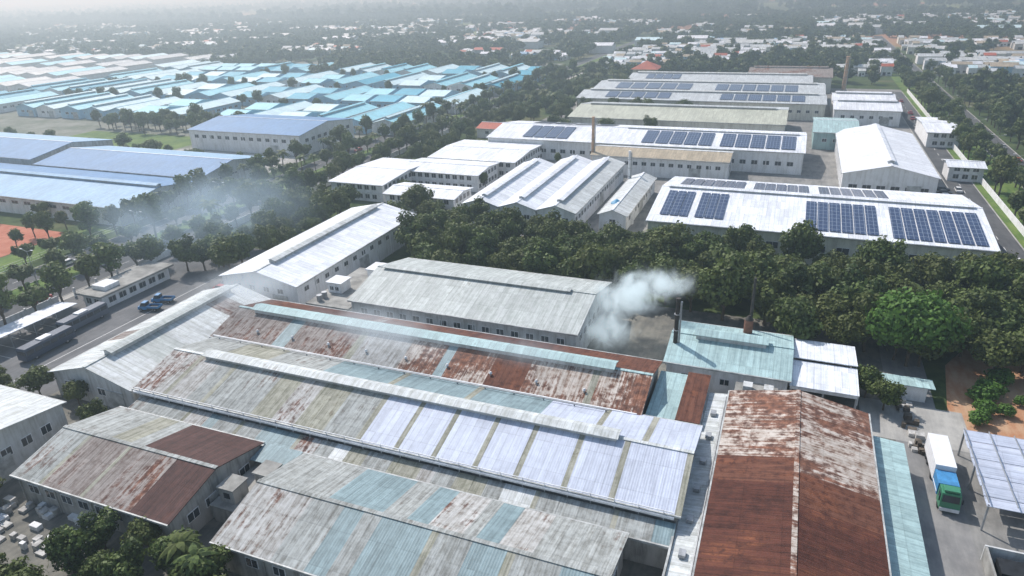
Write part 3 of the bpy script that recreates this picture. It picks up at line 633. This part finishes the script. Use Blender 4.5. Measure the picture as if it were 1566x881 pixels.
def palmmesh(seed,h):
    g=random.Random(seed); mb=MB(); mb.cyl((0,0,0),(.3,.1,h),.2,.12,BARK,7)
    for k in range(18):
        a=k*2.4; el=g.uniform(-.2,1.1); L=g.uniform(2.6,3.4); prev=None
        for s in range(7):
            t=s/6; rr=L*t*math.cos(el*(1-t*.5)); z=h+L*(math.sin(el)*t-.75*t*t); w=.55*math.sin(math.pi*min(1,t*.9+.12))
            c=Vector((.3+math.cos(a)*rr,.1+math.sin(a)*rr,z)); sd=Vector((-math.sin(a),math.cos(a),0))*w
            cur=(c-sd-Vector((0,0,w*.5)),c,c+sd-Vector((0,0,w*.5)))
            if prev:
                mb.poly([prev[0],prev[1],cur[1],cur[0]],LEAF); mb.poly([prev[1],prev[2],cur[2],cur[1]],LEAF)
            prev=cur
    me=mb.mesh('palm_tree_mesh'); at=me.attributes.new('tint','FLOAT','FACE'); at.data.foreach_set('value',[g.random() for _ in me.polygons]); return me
PM=[palmmesh(1,7.5),palmmesh(2,9)]
def clear(x,y,m=1.5):
    for (a,b,c,d) in RECTS:
        if a-m<x<b+m and c-m<y<d+m: return False
    return True
def tree(name,me,x,y,s=1,sz=None):
    o=bpy.data.objects.new(name,me); o.location=(x,y,0); o.rotation_euler=(0,0,random.uniform(0,6.28)); s*=random.uniform(.8,1.2); o.scale=(s,s,sz or s*random.uniform(.85,1.15)); SC.collection.objects.link(o); return o
def grove(x0,x1,y0,y1,step,me=TM,name='broadleaf_tree',s=1,prob=1,m=2.5):
    y=y0
    while y<y1:
        x=x0+random.uniform(0,step)
        while x<x1:
            px,py=x+random.uniform(-.35,.35)*step,y+random.uniform(-.35,.35)*step
            if random.random()<prob and clear(px,py,m): tree(name,random.choice(me),px,py,s)
            x+=step
        y+=step*.9
grove(-30,49,136,166,6.8,s=1.06,m=4.0); grove(-82,-30,137,167,6.9,s=1.0,m=3.5); grove(-107,-80,147,176,7.2)
grove(2,50,125,136,7.2,s=1.0,m=3.6); grove(34,50,135,146,8)
grove(62,72,120,168,8,prob=.7); grove(64,120,140,170,8,prob=.9); grove(50,64,142,168,7.5,prob=.8)
grove(-150,-120,122,172,7.6,prob=.85,s=.9); grove(-148,-108,172,205,8.5,prob=.5,s=.8); grove(-150,-128,205,460,8.5,prob=.6,s=.8)
tree('spreading_tree',BIGT,24.5,125.5,1.12); tree('broadleaf_tree',TM[1],17,112,.62); tree('broadleaf_tree',TM[2],19.5,109,.5)
for x,y,s in((34.5,116,1.2),(33.5,112.5,1.0),(36,119.5,1.1),(33,109,.8),(37,113,.8),(38,123,1),(45,108,.8),(40,117,.7),(48,120,.6),(55,112,.8),(52,128,.9)): tree('flowering_bush',BUSH,x,y,s)
for xr,st,pr in((-184,7,.95),(-168.8,8,.85),(-151.5,7,.92)):
    y=60
    while y<520:
        if random.random()<pr and clear(xr,y,.8):
            if random.random()<.16: tree('palm_tree',random.choice(PM),xr,y)
            else: tree('street_tree',random.choice(SM),xr+random.uniform(-.7,.7),y,1.2)
        y+=st*random.uniform(.85,1.15)
for y in np.arange(70,300,2.2):
    if random.random()<.8: tree('hedge_bush',BUSH,-170.6+random.uniform(-.3,.3),y,.38)
for xr in(62,69.5,83.5):
    y=170
    while y<520:
        if random.random()<.85: tree('street_tree',random.choice(SM),xr+random.uniform(-.8,.8),y,1.2)
        y+=7.5
grove(-100,-58,33,43.5,5.6,s=.66,m=.8); grove(-125,-97,40,66,5.6,s=.62,prob=.85,m=1.5); grove(-60,-44,36,44,5,s=.5,m=.8)
for x,y in((-57,41.5),(-61,42.5),(-53,40)): tree('palm_tree',PM[0],x,y,.8)
for i in range(30):
    x,y=random.uniform(-112,-60),random.uniform(33,45)
    if clear(x,y,.8): tree('undergrowth_bush',BUSH,x,y,.7)
grove(-112,-60,186,300,10,me=SM,name='street_tree',prob=.25,s=.8,m=1)
grove(-186,-120,285,300,9,prob=.3)
for y0 in(341,404,468,526): grove(-530,-190,y0,y0+7,10,me=SM,name='street_tree',prob=.6,s=1.1,m=.5)
grove(-360,-258,215,224,7,me=SM,name='street_tree',prob=.7); grove(-350,-256,264,284,7,me=SM,name='street_tree',prob=.8,s=1.1); grove(-256,-190,212,220,7,me=SM,name='street_tree',prob=.5)
grove(-240,-186,120,142,8,me=SM,name='street_tree',prob=.35)
for i in range(45): 
    x,y=random.uniform(-135,-30),random.uniform(330,470)
    if clear(x,y,1): tree('palm_tree',random.choice(PM),x,y,1.15)
grove(-140,-35,300,480,10,prob=.55,s=.9,m=1)
def scatter(name,pts,src,smin,smax,seed):
    me=bpy.data.meshes.new(name); me.from_pydata(pts,[],[]); o=bpy.data.objects.new(name,me); SC.collection.objects.link(o)
    ng=bpy.data.node_groups.new(name,'GeometryNodeTree'); ng.interface.new_socket('Geometry',in_out='INPUT',socket_type='NodeSocketGeometry'); ng.interface.new_socket('Geometry',in_out='OUTPUT',socket_type='NodeSocketGeometry')
    N=ng.nodes; gi=N.new('NodeGroupInput'); go=N.new('NodeGroupOutput'); ip=N.new('GeometryNodeInstanceOnPoints'); oi=N.new('GeometryNodeObjectInfo'); oi.inputs['Object'].default_value=src; oi.inputs['As Instance'].default_value=True
    rv=N.new('FunctionNodeRandomValue'); rv.data_type='FLOAT_VECTOR'; rv.inputs[0].default_value=(0,0,0); rv.inputs[1].default_value=(0,0,6.28)
    r2=N.new('FunctionNodeRandomValue'); r2.data_type='FLOAT'; r2.inputs[2].default_value=smin; r2.inputs[3].default_value=smax; r2.inputs['Seed'].default_value=seed
    l=ng.links; l.new(gi.outputs[0],ip.inputs['Points']); l.new(oi.outputs['Geometry'],ip.inputs['Instance']); l.new(rv.outputs[0],ip.inputs['Rotation']); l.new(r2.outputs[1],ip.inputs['Scale']); l.new(ip.outputs[0],go.inputs[0])
    md=o.modifiers.new('scatter','NODES'); md.node_group=ng; return o
def nz(x,y,s,o=0): return noise.noise(Vector((x*s+o,y*s+3.3,o)))
def dens(x,y): return nz(x,y,.007,2.)+.35*nz(x,y,.02,6.)+(.05 if (x>-.45*y and 560<y<820) else -.09)
mb=MB(); TR=[roofmat(k,'X') for k in('white','offwhite','greyfar','palecyan','bluelt','redroof','tanroof')]; HP=[]
occ=set()
for i in range(9500):
    y=545+ (random.random()**1.2)*750; x=random.uniform(-1.5*y,.40*y)
    if x<-150 and y<620: continue
    if dens(x,y)<.05 or not clear(x,y,6) or (int(x//9),int(y//9)) in occ: continue
    w,l,h=random.uniform(4,8),random.uniform(6,13),random.uniform(3.5,6.5)
    if random.random()<.05: w,l=w*2.2,l*2.4
    if random.random()<.5: w,l=l,w
    m=random.choice([WALL['white'],WALL['white'],WALL['cream'],WALL['blue'],WALL['grey']]); r=random.choice([TR[0],TR[0],TR[1],TR[1],TR[2],TR[2],TR[2],TR[3],TR[1],TR[6],TR[6],TR[0],TR[2],TR[4] if random.random()<.5 else TR[2],TR[5] if random.random()<.6 else TR[1]])
    mb.box(x-w/2,x+w/2,y-l/2,y+l/2,0,h,m); e=.4
    mb.poly([(x-w/2-e,y-l/2-e,h),(x+w/2+e,y-l/2-e,h),(x+w/2+e,y,h+1.6),(x-w/2-e,y,h+1.6)],r); mb.poly([(x-w/2-e,y,h+1.61),(x+w/2+e,y,h+1.61),(x+w/2+e,y+l/2+e,h),(x-w/2-e,y+l/2+e,h)],r)
    mb.box(x-w*.3,x-w*.05,y-l/2-.05,y-l/2-.003,.1,2.2,DARK); mb.box(x+w*.1,x+w*.35,y-l/2-.05,y-l/2-.003,1,2.2,GLASS); HP.append((x,y)); occ.add((int(x//9),int(y//9)))
mb.obj('distant_town_houses',None,(0,700,0))
mb=MB()
for i in range(22):
    y=random.uniform(640,1100); x=random.uniform(-.9*y,.3*y); w=random.uniform(20,40); l=random.uniform(14,20)
    mb.box(x-w/2,x+w/2,y,y+l,0,7,WALL['white']); r=random.choice(TR[:4]); mb.slab([(x-w/2,y-.5,7.2),(x+w/2,y-.5,7.2),(x+w/2,y+l/2,9.5),(x-w/2,y+l/2,9.5)],.1,r); mb.slab([(x-w/2,y+l/2+.01,9.5),(x+w/2,y+l/2+.01,9.5),(x+w/2,y+l+.5,7.2),(x-w/2,y+l+.5,7.2)],.1,r)
mb.obj('distant_warehouses',None,(0,800,0))
P=[[],[],[]]
for i in range(17000):
    y=random.uniform(478,1500); x=random.uniform(-1.55*y-60,.40*y+40)
    if x<-535 and y<600: continue
    if -155<x<62 and y<500: continue
    if not clear(x,y,4) or (int(x//9),int(y//9)) in occ: continue
    if y>520 and dens(x,y+25)>.05 and y<1300 and random.random()<.58: continue
    if nz(x,y,.010,9.)>.26: continue
    P[i%3].append((x,y,0))
for i in range(700):
    y=random.uniform(170,478); x=random.uniform(84,.45*y+60)
    if clear(x,y,4): P[i%3].append((x,y,0))
srcs=[]
for i in range(3):
    o=tree('distant_tree',FAR[i],90+i*9,480,1); srcs.append(o)
    scatter('distant_tree_mass',P[i],o,.6,1.1,i)
P=[[],[],[]]
for i in range(17000):
    y=1450*(4.2**random.random()); x=random.uniform(-1.6*y,.42*y)
    if nz(x,y*1.8,.0022,5.)>.07 or nz(x,y*2,.008,1.)>.2: continue
    P[i%3].append((x,y,-1))
for i in range(3): scatter('distant_forest',P[i],srcs[i],1.2,2.3,10+i)
# ================================================================ SMOKE AND HAZE
def smokemat(name,dens,col,sc,lo,hi,glow,stretch=(1,1,1)):
    m=bpy.data.materials.new(name); m.use_nodes=True; t=m.node_tree; t.nodes.clear(); out=t.nodes.new('ShaderNodeOutputMaterial'); v=t.nodes.new('ShaderNodeVolumePrincipled')
    v.inputs['Color'].default_value=(*col,1); v.inputs['Anisotropy'].default_value=.35
    tc=t.nodes.new('ShaderNodeTexCoord'); ln=t.nodes.new('ShaderNodeVectorMath'); ln.operation='LENGTH'; t.links.new(tc.outputs['Object'],ln.inputs[0])
    fo=t.nodes.new('ShaderNodeMapRange'); fo.interpolation_type='SMOOTHSTEP'; fo.inputs[1].default_value=1.0; fo.inputs[2].default_value=.10; t.links.new(ln.outputs['Value'],fo.inputs[0])
    g=t.nodes.new('ShaderNodeNewGeometry'); vm=t.nodes.new('ShaderNodeVectorMath'); vm.operation='MULTIPLY'; vm.inputs[1].default_value=stretch; t.links.new(g.outputs['Position'],vm.inputs[0])
    no=t.nodes.new('ShaderNodeTexNoise'); no.inputs['Scale'].default_value=sc; no.inputs['Detail'].default_value=3; no.inputs['Roughness'].default_value=.62; no.inputs['Distortion'].default_value=1.0; t.links.new(vm.outputs[0],no.inputs['Vector'])
    M=lambda op,a,b: (lambda x:(setattr(x,'operation',op), (t.links.new(a,x.inputs[0])), (t.links.new(b,x.inputs[1]) if isinstance(b,bpy.types.NodeSocket) else setattr(x.inputs[1],'default_value',b)), x.outputs[0])[-1])(t.nodes.new('ShaderNodeMath'))
    s=M('ADD',no.outputs[0],M('MULTIPLY',fo.outputs[0],.30))
    r=t.nodes.new('ShaderNodeMapRange'); r.interpolation_type='SMOOTHSTEP'; r.inputs[1].default_value=lo; r.inputs[2].default_value=hi; t.links.new(s,r.inputs[0])
    D=M('MULTIPLY',M('MULTIPLY',r.outputs[0],fo.outputs[0]),dens)
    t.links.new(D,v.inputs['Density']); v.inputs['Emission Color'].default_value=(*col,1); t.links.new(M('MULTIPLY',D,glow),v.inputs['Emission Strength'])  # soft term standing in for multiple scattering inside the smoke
    t.links.new(v.outputs[0],out.inputs['Volume']); return m
def smoke(name,loc,scale,rot,mat):
    import bmesh
    me=bpy.data.meshes.new(name); bm=bmesh.new(); bmesh.ops.create_icosphere(bm,subdivisions=3,radius=1); bm.to_mesh(me); bm.free(); me.materials.append(mat)
    o=bpy.data.objects.new(name,me); o.location=loc; o.scale=scale; o.rotation_euler=rot; SC.collection.objects.link(o)
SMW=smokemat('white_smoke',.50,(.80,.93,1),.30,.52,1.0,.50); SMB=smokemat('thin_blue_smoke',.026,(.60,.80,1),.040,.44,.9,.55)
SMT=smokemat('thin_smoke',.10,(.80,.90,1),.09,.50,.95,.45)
a=G(925,510,3); b=G(935,470,6); c=G(985,450,9); d=G(1025,440,12)
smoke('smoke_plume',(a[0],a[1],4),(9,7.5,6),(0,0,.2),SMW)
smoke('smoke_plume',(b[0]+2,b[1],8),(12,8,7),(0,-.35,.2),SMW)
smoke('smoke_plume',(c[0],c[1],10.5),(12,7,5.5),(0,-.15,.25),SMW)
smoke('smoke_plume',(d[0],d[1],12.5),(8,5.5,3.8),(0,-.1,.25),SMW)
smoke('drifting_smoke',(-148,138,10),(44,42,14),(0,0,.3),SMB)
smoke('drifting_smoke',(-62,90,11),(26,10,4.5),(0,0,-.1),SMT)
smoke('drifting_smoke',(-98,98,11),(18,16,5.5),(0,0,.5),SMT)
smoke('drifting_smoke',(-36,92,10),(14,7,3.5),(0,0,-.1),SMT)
m=bpy.data.materials.new('air_haze'); m.use_nodes=True; t=m.node_tree; t.nodes.clear(); out=t.nodes.new('ShaderNodeOutputMaterial'); v=t.nodes.new('ShaderNodeVolumeScatter')
v.inputs['Color'].default_value=(.70,.88,1,1); v.inputs['Density'].default_value=.00078; v.inputs['Anisotropy'].default_value=.55; t.links.new(v.outputs[0],out.inputs['Volume'])
mb=MB(); mb.box(-13000,13000,-250,17000,-3,190,m); mb.obj('air_haze',None,(0,0,0))
# ================================================================ LIGHT
el=math.radians(48); az=math.radians(-58)
S=Vector((math.sin(az)*math.cos(el),math.cos(az)*math.cos(el),math.sin(el)))
sl=bpy.data.lights.new('sun','SUN'); sl.energy=5.0; sl.angle=math.radians(.5); sl.color=(1,.98,.95)
so=bpy.data.objects.new('sun',sl); SC.collection.objects.link(so); so.rotation_euler=S.to_track_quat('Z','Y').to_euler(); so.location=(0,0,300)
w=bpy.data.worlds.new('World'); SC.world=w; w.use_nodes=True; t=w.node_tree
sk=t.nodes.new('ShaderNodeTexSky'); sk.sky_type='NISHITA'; sk.sun_disc=False; sk.sun_elevation=el; sk.sun_rotation=az; sk.air_density=1.3; sk.dust_density=1.0
t.links.new(sk.outputs[0],t.nodes['Background'].inputs[0]); t.nodes['Background'].inputs[1].default_value=.15
SC.view_settings.view_transform='Standard'; SC.view_settings.look='None'; SC.view_settings.exposure=0
print('objects',len(SC.objects),'houses',len(HP))
